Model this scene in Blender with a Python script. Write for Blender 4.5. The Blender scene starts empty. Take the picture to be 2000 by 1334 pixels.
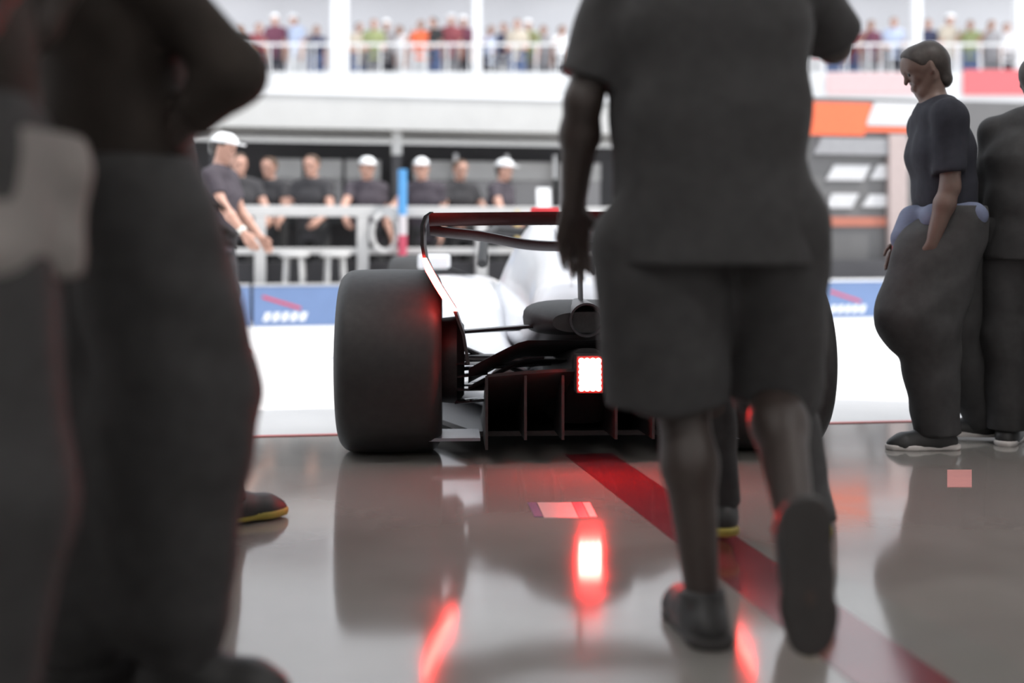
import bpy, math, random
import numpy as np
from mathutils import Vector, Matrix

# ---------------------------------------------------------------- camera, sky, sun, exposure
SC = bpy.context.scene
COL = SC.collection
F_PX, HOR, CAM_H = 2300.0, 464.0, 0.85          # focal length in pixels, horizon row, eye height

cam_d = bpy.data.cameras.new('camera')
cam_d.sensor_width = 36.0
cam_d.lens = 36.0 * F_PX / 2000.0
cam_d.shift_y = (HOR - 667.0) / 2000.0
cam_d.clip_end = 300
cam_d.dof.use_dof = True
cam_d.dof.focus_distance = 4.3
cam_d.dof.aperture_fstop = 1.0
cam = bpy.data.objects.new('camera', cam_d)
cam.location = (0, 0, CAM_H)
cam.rotation_euler = (math.pi / 2, 0, 0)
COL.objects.link(cam)
SC.camera = cam

world = bpy.data.worlds.new('sky')
SC.world = world
world.use_nodes = True
bg = world.node_tree.nodes['Background']
bg.inputs['Color'].default_value = (0.88, 0.93, 1.0, 1)
bg.inputs['Strength'].default_value = 2.0

sun_d = bpy.data.lights.new('sun', 'SUN')
sun_d.energy = 4.0
sun_d.angle = math.radians(0.6)
sun_d.color = (1.0, 0.97, 0.93)
sun = bpy.data.objects.new('sun', sun_d)
sun.rotation_euler = Vector((0.62, -0.14, 0.95)).to_track_quat('Z', 'Y').to_euler()
sun.location = (8, 6, 20)
COL.objects.link(sun)

vs = SC.view_settings
vs.view_transform = 'Standard'
vs.look = 'None'
vs.exposure = 0.0
vs.gamma = 1.0
vs.use_curve_mapping = False
FILL_RADIANCE = 22.0                              # radiance of the fill panels added under the ceiling

random.seed(7)
R = math.radians

# ---------------------------------------------------------------- materials
MATS = {}


def mat(name, col, rough=0.6, metal=0.0, spec=0.5, var=0.12, scale=18.0, ior=None, emit=None, estr=0.0, coat=0.0):
    if name in MATS:
        return MATS[name]
    m = bpy.data.materials.new(name)
    m.use_nodes = True
    nt = m.node_tree
    p = nt.nodes['Principled BSDF']
    p.inputs['Roughness'].default_value = rough
    p.inputs['Metallic'].default_value = metal
    p.inputs['Specular IOR Level'].default_value = spec
    if ior:
        p.inputs['IOR'].default_value = ior
    if coat:
        p.inputs['Coat Weight'].default_value = coat
        p.inputs['Coat Roughness'].default_value = 0.12
    if var > 0:
        tc = nt.nodes.new('ShaderNodeTexCoord')
        nz = nt.nodes.new('ShaderNodeTexNoise')
        nz.inputs['Scale'].default_value = scale
        nz.inputs['Detail'].default_value = 4
        cr = nt.nodes.new('ShaderNodeValToRGB')
        e = cr.color_ramp.elements
        e[0].position, e[1].position = 0.3, 0.7
        e[0].color = tuple(c * (1 - var) for c in col) + (1,)
        e[1].color = tuple(min(1, c * (1 + var)) for c in col) + (1,)
        nt.links.new(tc.outputs['Object'], nz.inputs['Vector'])
        nt.links.new(nz.outputs['Fac'], cr.inputs['Fac'])
        nt.links.new(cr.outputs['Color'], p.inputs['Base Color'])
    else:
        p.inputs['Base Color'].default_value = tuple(col) + (1,)
    if emit:
        p.inputs['Emission Color'].default_value = tuple(emit) + (1,)
        p.inputs['Emission Strength'].default_value = estr
    MATS[name] = m
    return m


def floor_material():
    m = bpy.data.materials.new('polished_floor')
    m.use_nodes = True
    nt = m.node_tree
    p = nt.nodes['Principled BSDF']
    tc = nt.nodes.new('ShaderNodeTexCoord')
    nz = nt.nodes.new('ShaderNodeTexNoise')
    nz.inputs['Scale'].default_value = 2.2
    nz.inputs['Detail'].default_value = 6
    cr = nt.nodes.new('ShaderNodeValToRGB')
    e = cr.color_ramp.elements
    e[0].position, e[1].position = 0.25, 0.75
    e[0].color = (0.175, 0.166, 0.153, 1)
    e[1].color = (0.225, 0.214, 0.200, 1)
    nt.links.new(tc.outputs['Object'], nz.inputs['Vector'])
    nt.links.new(nz.outputs['Fac'], cr.inputs['Fac'])
    nt.links.new(cr.outputs['Color'], p.inputs['Base Color'])
    n2 = nt.nodes.new('ShaderNodeTexNoise')
    n2.inputs['Scale'].default_value = 9.0
    n2.inputs['Detail'].default_value = 5
    mr = nt.nodes.new('ShaderNodeMapRange')
    mr.inputs['To Min'].default_value = 0.06
    mr.inputs['To Max'].default_value = 0.13
    nt.links.new(tc.outputs['Object'], n2.inputs['Vector'])
    nt.links.new(n2.outputs['Fac'], mr.inputs['Value'])
    nt.links.new(mr.outputs['Result'], p.inputs['Roughness'])
    p.inputs['IOR'].default_value = 2.4
    return m


M_FLOOR = floor_material()
M_CONC = mat('sunlit_concrete', (0.62, 0.61, 0.60), 0.85, var=0.05, scale=1.5)
M_WALL = mat('garage_wall', (0.72, 0.72, 0.72), 0.6, var=0.03, scale=2)
M_CEIL = mat('garage_ceiling', (0.75, 0.75, 0.75), 0.7, var=0.03, scale=2)
M_WHITE = mat('white_paint', (0.80, 0.80, 0.80), 0.45, var=0.03, scale=4)
M_OFFW = mat('offwhite_panel', (0.53, 0.52, 0.50), 0.5, var=0.04, scale=3)
M_BODYW = mat('car_white_paint', (0.80, 0.81, 0.84), 0.25, var=0.02, scale=4, coat=0.6)
M_CARBON = mat('carbon_fibre', (0.018, 0.018, 0.019), 0.5, spec=0.3, var=0.25, scale=60)
M_CARBON2 = mat('satin_carbon', (0.022, 0.021, 0.023), 0.5, var=0.2, scale=50)
M_RUB = mat('tyre_rubber', (0.021, 0.020, 0.020), 0.55, spec=0.35, var=0.18, scale=35)
M_RIM = mat('wheel_metal', (0.05, 0.05, 0.055), 0.35, metal=0.6, var=0.08)
M_METAL = mat('bare_metal', (0.55, 0.55, 0.57), 0.3, metal=0.9, var=0.05)
M_GREY = mat('grey_steel', (0.30, 0.29, 0.29), 0.5, var=0.06, scale=5)
M_LGREY = mat('light_grey_steel', (0.46, 0.45, 0.44), 0.5, var=0.05, scale=5)
M_DGREY = mat('dark_grey_panel', (0.055, 0.052, 0.055), 0.6, var=0.1, scale=4)
M_BLACK = mat('black_plastic', (0.02, 0.02, 0.02), 0.6, var=0.1)
M_BLUE = mat('blue_board', (0.135, 0.205, 0.37), 0.5, var=0.06, scale=3)
M_RED = mat('red_paint', (0.60, 0.04, 0.05), 0.4, var=0.05)
M_TAPE = mat('red_floor_tape', (0.15, 0.029, 0.036), 0.14, var=0.12, scale=12, ior=2.2)
M_ORANGE = mat('orange_panel', (0.80, 0.14, 0.05), 0.5, var=0.05)
M_PINK = mat('mark_pink', (0.55, 0.27, 0.25), 0.5, var=0.05)
M_YEL = mat('yellow_rubber', (0.30, 0.24, 0.04), 0.6, var=0.08)
M_YELP = mat('yellow_paint', (0.50, 0.38, 0.14), 0.5, var=0.05)
M_BROWN = mat('brown_card', (0.22, 0.14, 0.10), 0.7, var=0.1)
M_GLASS = mat('dark_screen', (0.03, 0.03, 0.035), 0.15, var=0.05)
M_FILL = mat('light_panel', (0.8, 0.8, 0.8), 0.5, var=0, emit=(1, 0.98, 0.96), estr=FILL_RADIANCE)  # glowing face of the added fill panels
M_REDLED = mat('red_led', (0.5, 0.02, 0.02), 0.4, var=0, emit=(1.0, 0.022, 0.018), estr=300.0)
M_REDLED2 = mat('red_led_strip', (0.5, 0.02, 0.02), 0.4, var=0, emit=(1.0, 0.05, 0.04), estr=45.0)
M_SKIN = mat('skin_light', (0.50, 0.28, 0.21), 0.5, var=0.06)
M_SKIN2 = mat('skin_tan', (0.36, 0.19, 0.13), 0.5, var=0.06)
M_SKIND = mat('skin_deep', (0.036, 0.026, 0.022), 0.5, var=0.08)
M_CLOTH = mat('black_cloth', (0.034, 0.0335, 0.034), 0.8, spec=0.35, var=0.15, scale=30)
M_CLOTHB = mat('brown_black_cloth', (0.028, 0.0225, 0.019), 0.85, spec=0.25, var=0.2, scale=12)
M_NAVY = mat('navy_cloth', (0.018, 0.019, 0.026), 0.85, spec=0.25, var=0.15, scale=30)
M_GREYC = mat('grey_cloth', (0.20, 0.185, 0.175), 0.85, spec=0.25, var=0.12, scale=10)
M_HAIR = mat('dark_hair', (0.022, 0.016, 0.013), 0.6, var=0.3, scale=60)
M_HAIRB = mat('brown_hair', (0.09, 0.05, 0.03), 0.6, var=0.3, scale=60)
M_SHOE = mat('black_shoe', (0.02, 0.02, 0.02), 0.55, var=0.1)
M_SOLE = mat('dark_sole', (0.028, 0.026, 0.025), 0.7, var=0.1)
M_WSOLE = mat('white_sole', (0.55, 0.52, 0.50), 0.6, var=0.05)
M_EYE = mat('eye_dark', (0.02, 0.015, 0.012), 0.2, var=0)


# ---------------------------------------------------------------- small helpers
def at(px, py, D):
    """pixel + depth -> place in the world"""
    s = F_PX / D
    return Vector(((px - 1000) / s, D, CAM_H + (HOR - py) / s))


def tag(o, label=None, cat=None, group=None, kind=None):
    if label:
        o['label'] = label
    if cat:
        o['category'] = cat
    if group:
        o['group'] = group
    if kind:
        o['kind'] = kind
    return o


def empty(name, loc, rz=0.0, label=None, cat=None, group=None):
    o = bpy.data.objects.new(name, None)
    o.empty_display_size = 0.1
    o.location = loc
    o.rotation_euler = (0, 0, rz)
    COL.objects.link(o)
    return tag(o, label, cat, group)


class MB:
    """collects verts and faces, links them as one mesh object"""

    def __init__(self):
        self.v, self.f = [], []

    def add(self, verts, faces):
        n = len(self.v)
        self.v += [tuple(p) for p in verts]
        self.f += [tuple(i + n for i in f) for f in faces]
        return self

    def box(self, c, size, rot=None):
        x, y, z = size[0] / 2, size[1] / 2, size[2] / 2
        vs_ = [Vector((sx * x, sy * y, sz * z)) for sx in (-1, 1) for sy in (-1, 1) for sz in (-1, 1)]
        if rot is not None:
            vs_ = [rot @ p for p in vs_]
        vs_ = [p + Vector(c) for p in vs_]
        return self.add(vs_, [(0, 1, 3, 2), (4, 6, 7, 5), (0, 4, 5, 1), (2, 3, 7, 6), (0, 2, 6, 4), (1, 5, 7, 3)])

    def loft(self, rings, cap=True, closed=True):
        n = len(rings[0])
        vs_, fs = [], []
        for r in rings:
            vs_ += list(r)
        for i in range(len(rings) - 1):
            for j in range(n if closed else n - 1):
                k = (j + 1) % n
                fs.append((i * n + j, i * n + k, (i + 1) * n + k, (i + 1) * n + j))
        if cap and closed:
            fs.append(tuple(reversed(range(n))))
            fs.append(tuple((len(rings) - 1) * n + j for j in range(n)))
        return self.add(vs_, fs)

    def tube(self, pts, r, n=10):
        pts = [Vector(p) for p in pts]
        rr = r if isinstance(r, (list, tuple)) else [r] * len(pts)
        rings = []
        for i, p in enumerate(pts):
            d = (pts[min(i + 1, len(pts) - 1)] - pts[max(i - 1, 0)]).normalized()
            up = Vector((0, 0, 1)) if abs(d.z) < 0.9 else Vector((0, 1, 0))
            a = d.cross(up).normalized()
            b = a.cross(d)
            rings.append([p + (a * math.cos(t) + b * math.sin(t)) * rr[i] for t in
                          [2 * math.pi * k / n for k in range(n)]])
        return self.loft(rings)

    def blade(self, p, q, w, t, flat=Vector((0, 1, 0))):
        """flat streamlined strut from p to q, chord w along 'flat', thickness t"""
        p, q = Vector(p), Vector(q)
        d = (q - p).normalized()
        a = (flat - d * flat.dot(d)).normalized()
        b = a.cross(d)
        prof = [(math.cos(u) * w / 2, math.sin(u) * t / 2) for u in [2 * math.pi * k / 12 for k in range(12)]]
        return self.loft([[c + a * x + b * y for x, y in prof] for c in (p, q)])

    def revolve(self, prof, axis='X', c=(0, 0, 0), n=48):
        c = Vector(c)
        rings = []
        for k in range(n):
            t = 2 * math.pi * k / n
            ring = []
            for (h, r) in prof:
                if axis == 'X':
                    ring.append(c + Vector((h, r * math.cos(t), r * math.sin(t))))
                elif axis == 'Y':
                    ring.append(c + Vector((r * math.cos(t), h, r * math.sin(t))))
                else:
                    ring.append(c + Vector((r * math.cos(t), r * math.sin(t), h)))
            rings.append(ring)
        rings.append(rings[0])
        return self.loft(rings, cap=False, closed=False)

    def build(self, name, m, parent=None, smooth=False, bevel=0.0, loc=None, rz=0.0):
        me = bpy.data.meshes.new(name)
        me.from_pydata(self.v, [], self.f)
        import bmesh
        b = bmesh.new()
        b.from_mesh(me)
        bmesh.ops.remove_doubles(b, verts=b.verts, dist=1e-6)
        bmesh.ops.recalc_face_normals(b, faces=b.faces)
        b.to_mesh(me)
        b.free()
        me.materials.append(m)
        o = bpy.data.objects.new(name, me)
        COL.objects.link(o)
        if parent:
            o.parent = parent
        if loc is not None:
            o.location = loc
        if rz:
            o.rotation_euler = (0, 0, rz)
        if smooth:
            for p in me.polygons:
                p.use_smooth = True
            try:
                md = o.modifiers.new('smooth_by_angle', 'EDGE_SPLIT')
                md.split_angle = R(38)
            except Exception:
                pass
        if bevel > 0:
            md = o.modifiers.new('bevel', 'BEVEL')
            md.width = bevel
            md.segments = 2
            md.limit_method = 'ANGLE'
        return o


def copy_tree(o, parent=None):
    c = o.copy()
    COL.objects.link(c)
    c.parent = parent
    for ch in list(o.children):
        copy_tree(ch, c)
    return c


# ---------------------------------------------------------------- signed-distance sculpting (for bodies and clothing)
class Field:
    def __init__(self, h):
        self.h = h
        self.prims = []

    def cone(self, a, b, ra, rb, k=0.03, ca=None, cb=None, sub=False):
        """round cone a-b; ca / cb: cut it flat at that end"""
        self.prims.append((np.array(a, float), np.array(b, float), ra, rb, k, ca, cb, sub))
        return self

    def ball(self, c, r, k=0.02, sub=False):
        return self.cone(c, np.array(c, float) + np.array((0, 0, 1e-4)), r, r, k, sub=sub)

    def mesh(self, planes=(), wrinkle=0.0, seed=0):
        h = self.h
        lo = np.min([np.minimum(p[0] - p[2], p[1] - p[3]) for p in self.prims if not p[7]], axis=0) - 3 * h - wrinkle - 0.012
        hi = np.max([np.maximum(p[0] + p[2], p[1] + p[3]) for p in self.prims if not p[7]], axis=0) + 3 * h + wrinkle + 0.012
        n = np.ceil((hi - lo) / h).astype(int) + 1
        G = np.full(n, 1.0, np.float32)
        ax = [(lo[i] + h * np.arange(n[i])).astype(np.float32) for i in range(3)]
        for a, b, ra, rb, k, ca, cb, sub in self.prims:
            mg = k + 2.5 * h
            l = np.minimum(a - ra, b - rb) - mg
            u = np.maximum(a + ra, b + rb) + mg
            i0 = np.clip(np.floor((l - lo) / h).astype(int), 0, n - 1)
            i1 = np.clip(np.ceil((u - lo) / h).astype(int) + 1, 1, n)
            X = ax[0][i0[0]:i1[0], None, None]
            Y = ax[1][None, i0[1]:i1[1], None]
            Z = ax[2][None, None, i0[2]:i1[2]]
            ba = b - a
            L2 = float(ba @ ba)
            t0 = ((X - a[0]) * ba[0] + (Y - a[1]) * ba[1] + (Z - a[2]) * ba[2]) / L2
            t = np.clip(t0, 0, 1)
            d = np.sqrt((X - a[0] - t * ba[0]) ** 2 + (Y - a[1] - t * ba[1]) ** 2 + (Z - a[2] - t * ba[2]) ** 2) - (ra + (rb - ra) * t)
            L = math.sqrt(L2)
            if ca:
                d = np.maximum(d, -t0 * L)
            if cb:
                d = np.maximum(d, (t0 - 1) * L)
            S = G[i0[0]:i1[0], i0[1]:i1[1], i0[2]:i1[2]]
            if sub:
                hh = np.clip(0.5 - 0.5 * (S + d) / k, 0, 1)
                S[...] = S + (-d - S) * hh + k * hh * (1 - hh)
            else:
                hh = np.clip(0.5 + 0.5 * (d - S) / k, 0, 1)
                S[...] = d + (S - d) * hh - k * hh * (1 - hh)
        if wrinkle:
            rs = np.random.RandomState(seed)
            w = 0
            for _ in range(5):
                f = rs.uniform(9, 34, 3) * np.array((1, 1, 0.75))
                ph = rs.uniform(0, 6.28, 3)
                w = w + np.sin(ax[0][:, None, None] * f[0] + ph[0] + 2.0 * np.sin(ax[2][None, None, :] * f[2] * 0.7 + ph[2])) * \
                    np.sin(ax[1][None, :, None] * f[1] + ax[2][None, None, :] * f[2] + ph[1])
            G += (w * (wrinkle / 2.5)).astype(np.float32)
        for (pt, nrm) in planes:            # keep the side the normal points away from
            pt, nrm = np.array(pt, float), np.array(nrm, float)
            nrm /= np.linalg.norm(nrm)
            d = (ax[0][:, None, None] - pt[0]) * nrm[0] + (ax[1][None, :, None] - pt[1]) * nrm[1] + (ax[2][None, None, :] - pt[2]) * nrm[2]
            np.maximum(G, d.astype(np.float32), out=G)
        return surface(G, lo, h)


def surface(G, lo, h):
    """naive surface nets"""
    ins = G < 0
    c = np.zeros(tuple(s - 1 for s in G.shape), np.uint8)
    sl = (slice(None, -1), slice(1, None))
    for i in (0, 1):
        for j in (0, 1):
            for k in (0, 1):
                c += ins[sl[i], sl[j], sl[k]]
    act = (c > 0) & (c < 8)
    ids = np.argwhere(act)
    idx = np.full(c.shape, -1, np.int64)
    idx[act] = np.arange(len(ids))
    acc = np.zeros((len(ids), 3))
    cnt = np.zeros(len(ids))
    off = np.array([(i, j, k) for i in (0, 1) for j in (0, 1) for k in (0, 1)])
    vals = [G[ids[:, 0] + o[0], ids[:, 1] + o[1], ids[:, 2] + o[2]] for o in off]
    for a in range(8):
        for b in range(a + 1, 8):
            if np.abs(off[a] - off[b]).sum() != 1:
                continue
            va, vb = vals[a], vals[b]
            x = (va < 0) != (vb < 0)
            t = va[x] / (va[x] - vb[x])
            acc[x] += off[a] + t[:, None] * (off[b] - off[a])
            cnt[x] += 1
    V = lo + h * (ids + acc / cnt[:, None])
    Q = []
    for axn in range(3):
        s0 = [slice(None)] * 3
        s1 = [slice(None)] * 3
        s0[axn], s1[axn] = slice(None, -1), slice(1, None)
        x = ins[tuple(s0)] != ins[tuple(s1)]
        e = np.argwhere(x)
        o1, o2 = [(1, 2), (2, 0), (0, 1)][axn]
        lim = c.shape
        ok = (e[:, o1] > 0) & (e[:, o2] > 0) & (e[:, o1] < lim[o1]) & (e[:, o2] < lim[o2])
        e = e[ok]
        flip = ins[e[:, 0], e[:, 1], e[:, 2]]
        q = []
        for (d1, d2) in ((-1, -1), (0, -1), (0, 0), (-1, 0)):
            g = e.copy()
            g[:, o1] += d1
            g[:, o2] += d2
            q.append(idx[g[:, 0], g[:, 1], g[:, 2]])
        q = np.stack(q, 1)
        q[~flip] = q[~flip][:, ::-1]
        Q.append(q)
    Q = np.concatenate(Q)
    Q = Q[(Q >= 0).all(1)]
    return V, Q


def mesh_obj(name, VQ, m, parent):
    V, Q = VQ
    me = bpy.data.meshes.new(name)
    me.vertices.add(len(V))
    me.vertices.foreach_set('co', V.astype(np.float32).ravel())
    me.loops.add(len(Q) * 4)
    me.loops.foreach_set('vertex_index', Q.astype(np.int32).ravel())
    me.polygons.add(len(Q))
    me.polygons.foreach_set('loop_start', np.arange(0, len(Q) * 4, 4, dtype=np.int32))
    me.polygons.foreach_set('use_smooth', np.ones(len(Q), bool))
    me.update(calc_edges=True)
    me.validate()
    me.materials.append(m)
    o = bpy.data.objects.new(name, me)
    COL.objects.link(o)
    o.parent = parent
    return o


# ---------------------------------------------------------------- people
def V3(*a):
    return np.array(a, float)


def unit(v):
    v = np.array(v, float)
    return v / np.linalg.norm(v)


DOWN = (0, 0, -1)


def skeleton(H=1.8, lean=(0, 0.02, 1), chest_lean=None, aL=None, aR=None, lL=None, lR=None, face=(0, 1, -0.05), twist=0.0):
    """joint places for somebody facing +Y; limbs are given by the directions of their segments"""
    k = H / 1.8
    J = {'k': k}
    aL = aL or ((-0.10, 0.0, -1), (-0.02, 0.15, -1), (0, 0.2, -1))
    aR = aR or ((0.10, 0.0, -1), (0.02, 0.15, -1), (0, 0.2, -1))
    lL = lL or ((-0.04, 0.02, -1), (0, -0.03, -1), (-0.1, 1, 0))
    lR = lR or ((0.04, 0.02, -1), (0, -0.03, -1), (0.1, 1, 0))
    pel = V3(0, 0, 0)
    for s, g, nm in ((-1, lL, 'L'), (1, lR, 'R')):
        hip = pel + V3(0.088 * s, 0, -0.02) * k
        kn = hip + unit(g[0]) * 0.43 * k
        an = kn + unit(g[1]) * 0.42 * k
        f = unit(g[2])
        up = V3(0, 0, 1) if abs(f[2]) < 0.8 else (V3(0, 1, 0.1) if f[2] < 0 else V3(0, -1, 0))
        n = unit(up - f * (up @ f))
        J['hip' + nm], J['knee' + nm], J['ank' + nm], J['ff' + nm], J['fn' + nm] = hip, kn, an, f, n
    base = min((J['ank' + s] - J['fn' + s] * 0.088 * k + J['ff' + s] * t * k)[2] for s in 'LR' for t in (-0.05, 0.15))
    sh = V3(0, 0, -base)
    for key in list(J):
        if key[:3] in ('hip', 'kne', 'ank'):
            J[key] = J[key] + sh
    pel = pel + sh
    J['pel'] = pel
    sp = unit(lean)
    sp2 = unit(chest_lean) if chest_lean is not None else sp
    J['belly'] = pel + sp * 0.16 * k
    J['chest'] = J['belly'] + sp2 * 0.18 * k
    J['neck'] = J['chest'] + sp2 * 0.19 * k
    rt = V3(math.cos(twist), math.sin(twist), 0)
    J['rt'] = rt
    for s, g, nm in ((-1, aL, 'L'), (1, aR, 'R')):
        so = J['neck'] - sp2 * 0.055 * k + rt * 0.182 * k * s
        el = so + unit(g[0]) * 0.295 * k
        wr = el + unit(g[1]) * 0.255 * k
        J['sho' + nm], J['elb' + nm], J['wri' + nm], J['hd' + nm] = so, el, wr, unit(g[2])
    J['hf'] = unit(face)
    J['head'] = J['neck'] + unit(sp2 + J['hf'] * 0.16) * 0.175 * k
    return J


def body_field(J, h, hands=True, fat=1.0):
    k = J['k']
    F = Field(h)
    rt = J['rt']
    pel, bel, che, nek = J['pel'], J['belly'], J['chest'], J['neck']
    for s in (-1, 0, 1):
        F.cone(pel + V3(0.07 * s, 0, 0) * k, bel + rt * 0.062 * k * s, 0.098 * k, 0.088 * k, 0.05)
        F.cone(bel + rt * 0.062 * k * s, che + rt * 0.075 * k * s, 0.088 * k, 0.100 * k, 0.05)
        F.cone(che + rt * 0.075 * k * s, nek - (nek - che) * 0.25 + rt * 0.07 * k * s, 0.100 * k, 0.068 * k, 0.05)
    F.cone(nek - (nek - che) * 0.1, J['head'] - J['hf'] * 0.01, 0.058 * k, 0.052 * k, 0.04)
    for s in 'LR':
        so, el, wr = J['sho' + s], J['elb' + s], J['wri' + s]
        F.cone(nek - (nek - che) * 0.12, so, 0.055 * k, 0.056 * k, 0.05)
        m = so + (el - so) * 0.45
        F.cone(so, m, 0.056 * k, 0.049 * k, 0.03)
        F.cone(m, el, 0.049 * k, 0.040 * k, 0.02)
        m = el + (wr - el) * 0.3
        F.cone(el, m, 0.040 * k, 0.043 * k, 0.02)
        F.cone(m, wr, 0.043 * k, 0.027 * k, 0.02)
        hand(F, J, s, h)
        hip, kn, an = J['hip' + s], J['knee' + s], J['ank' + s]
        F.cone(hip, kn, 0.092 * k, 0.058 * k, 0.05)
        m = kn + (an - kn) * 0.34
        back = unit(np.cross(kn - an, np.cross(J['ff' + s], kn - an))) if True else 0
        F.cone(kn, m - back * 0.012 * k, 0.055 * k, 0.058 * k, 0.03)
        F.cone(m - back * 0.012 * k, an, 0.058 * k, 0.036 * k, 0.03)
        f, n = J['ff' + s], J['fn' + s]
        F.cone(an - f * 0.035 * k - n * 0.05 * k, an + f * 0.10 * k - n * 0.055 * k, 0.033 * k, 0.030 * k, 0.03)
        F.cone(an + f * 0.10 * k - n * 0.055 * k, an + f * 0.165 * k - n * 0.065 * k, 0.032 * k, 0.020 * k, 0.02)
    head(F, J)
    return F


def hand(F, J, s, h):
    k = J['k']
    wr, d = J['wri' + s], J['hd' + s]
    sx = -1 if s == 'L' else 1
    fa = unit(J['wri' + s] - J['elb' + s])
    side = np.cross(d, V3(sx, 0.12, 0.05))                # thumb side (forward when the arm hangs)
    if np.linalg.norm(side) < 0.2:
        side = V3(0, 0, 1)
    side = unit(side) * sx * -1
    if side[1] < 0 and abs(d[2]) > 0.5:
        side = -side
    if 'thumb' + s in J:
        side = unit(J['thumb' + s] - d * (J['thumb' + s] @ d))
    pal = unit(np.cross(d, side))                          # palm normal
    if (pal[1] > 0) if 'thumb' + s in J else (pal[0] * sx > 0):
        pal = -pal
    mr = max(0.0125 * k, 0.62 * h)
    fr = max(0.0088 * k, 0.72 * h)
    for i, (o, L1, L2, L3) in enumerate(((0.030, 0.040, 0.026, 0.020), (0.010, 0.044, 0.029, 0.022), (-0.011, 0.041, 0.027, 0.021), (-0.031, 0.033, 0.021, 0.018))):
        a = wr + side * o * 0.45 * k
        b = wr + d * (0.088 - 0.006 * abs(i - 1)) * k + side * o * k
        F.cone(a, b, mr * 1.15, mr, 0.012)
        d1 = unit(d + pal * (0.18 + 0.07 * i))
        d2 = unit(d + pal * (0.55 + 0.12 * i))
        d3 = unit(d + pal * (0.95 + 0.15 * i))
        p1 = b + d1 * L1 * k
        p2 = p1 + d2 * L2 * k
        p3 = p2 + d3 * L3 * k
        F.cone(b, p1, fr * 1.08, fr, 0.004)
        F.cone(p1, p2, fr, fr * 0.95, 0.004)
        F.cone(p2, p3, fr * 0.95, fr * 0.85, 0.004)
    t0 = wr + d * 0.022 * k + side * 0.020 * k
    t1 = t0 + unit(d * 0.75 + side * 0.75 + pal * 0.25) * 0.045 * k
    t2 = t1 + unit(d * 0.95 + side * 0.35 + pal * 0.3) * 0.032 * k
    t3 = t2 + unit(d + pal * 0.4) * 0.024 * k
    F.cone(t0, t1, mr * 1.2, fr * 1.2, 0.012)
    F.cone(t1, t2, fr * 1.15, fr * 1.05, 0.004)
    F.cone(t2, t3, fr * 1.05, fr * 0.9, 0.004)


def head_frame(J):
    f = J['hf']
    r = unit(np.cross(f, V3(0, 0, 1)))
    u = np.cross(r, f)
    return J['head'], f, r, u


def head(F, J):
    k = J['k']
    c, f, r, u = head_frame(J)
    P = lambda x, y, z: c + (r * x + f * y + u * z) * k
    F.cone(P(0, -0.022, 0.030), P(0, 0.022, 0.034), 0.078 * k, 0.074 * k, 0.03)          # skull
    F.cone(P(0, 0.01, 0.0), P(0, 0.045, -0.075), 0.066 * k, 0.034 * k, 0.03)              # face to chin
    for s in (-1, 1):
        F.cone(P(0.05 * s, 0.0, -0.04), P(0.018 * s, 0.055, -0.085), 0.022 * k, 0.018 * k, 0.02)   # jaw
        F.cone(P(0.040 * s, 0.055, -0.018), P(0.030 * s, 0.065, -0.03), 0.018 * k, 0.014 * k, 0.015)  # cheek
        F.cone(P(0.010 * s, 0.086, 0.026), P(0.042 * s, 0.072, 0.026), 0.010 * k, 0.009 * k, 0.012)  # brow
        F.cone(P(0.074 * s, -0.010, 0.018), P(0.078 * s, -0.006, -0.022), 0.012 * k, 0.009 * k, 0.008)  # ear
        F.ball(P(0.031 * s, 0.096, 0.006), 0.015 * k, 0.012, sub=True)                              # eye socket
    F.cone(P(0, 0.084, 0.012), P(0, 0.099, -0.022), 0.008 * k, 0.0105 * k, 0.010)          # nose
    F.cone(P(-0.018, 0.080, -0.053), P(0.018, 0.080, -0.053), 0.0085 * k, 0.0085 * k, 0.008)  # lips
    F.cone(P(-0.015, 0.079, -0.063), P(0.015, 0.079, -0.063), 0.0085 * k, 0.0085 * k, 0.008)


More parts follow.
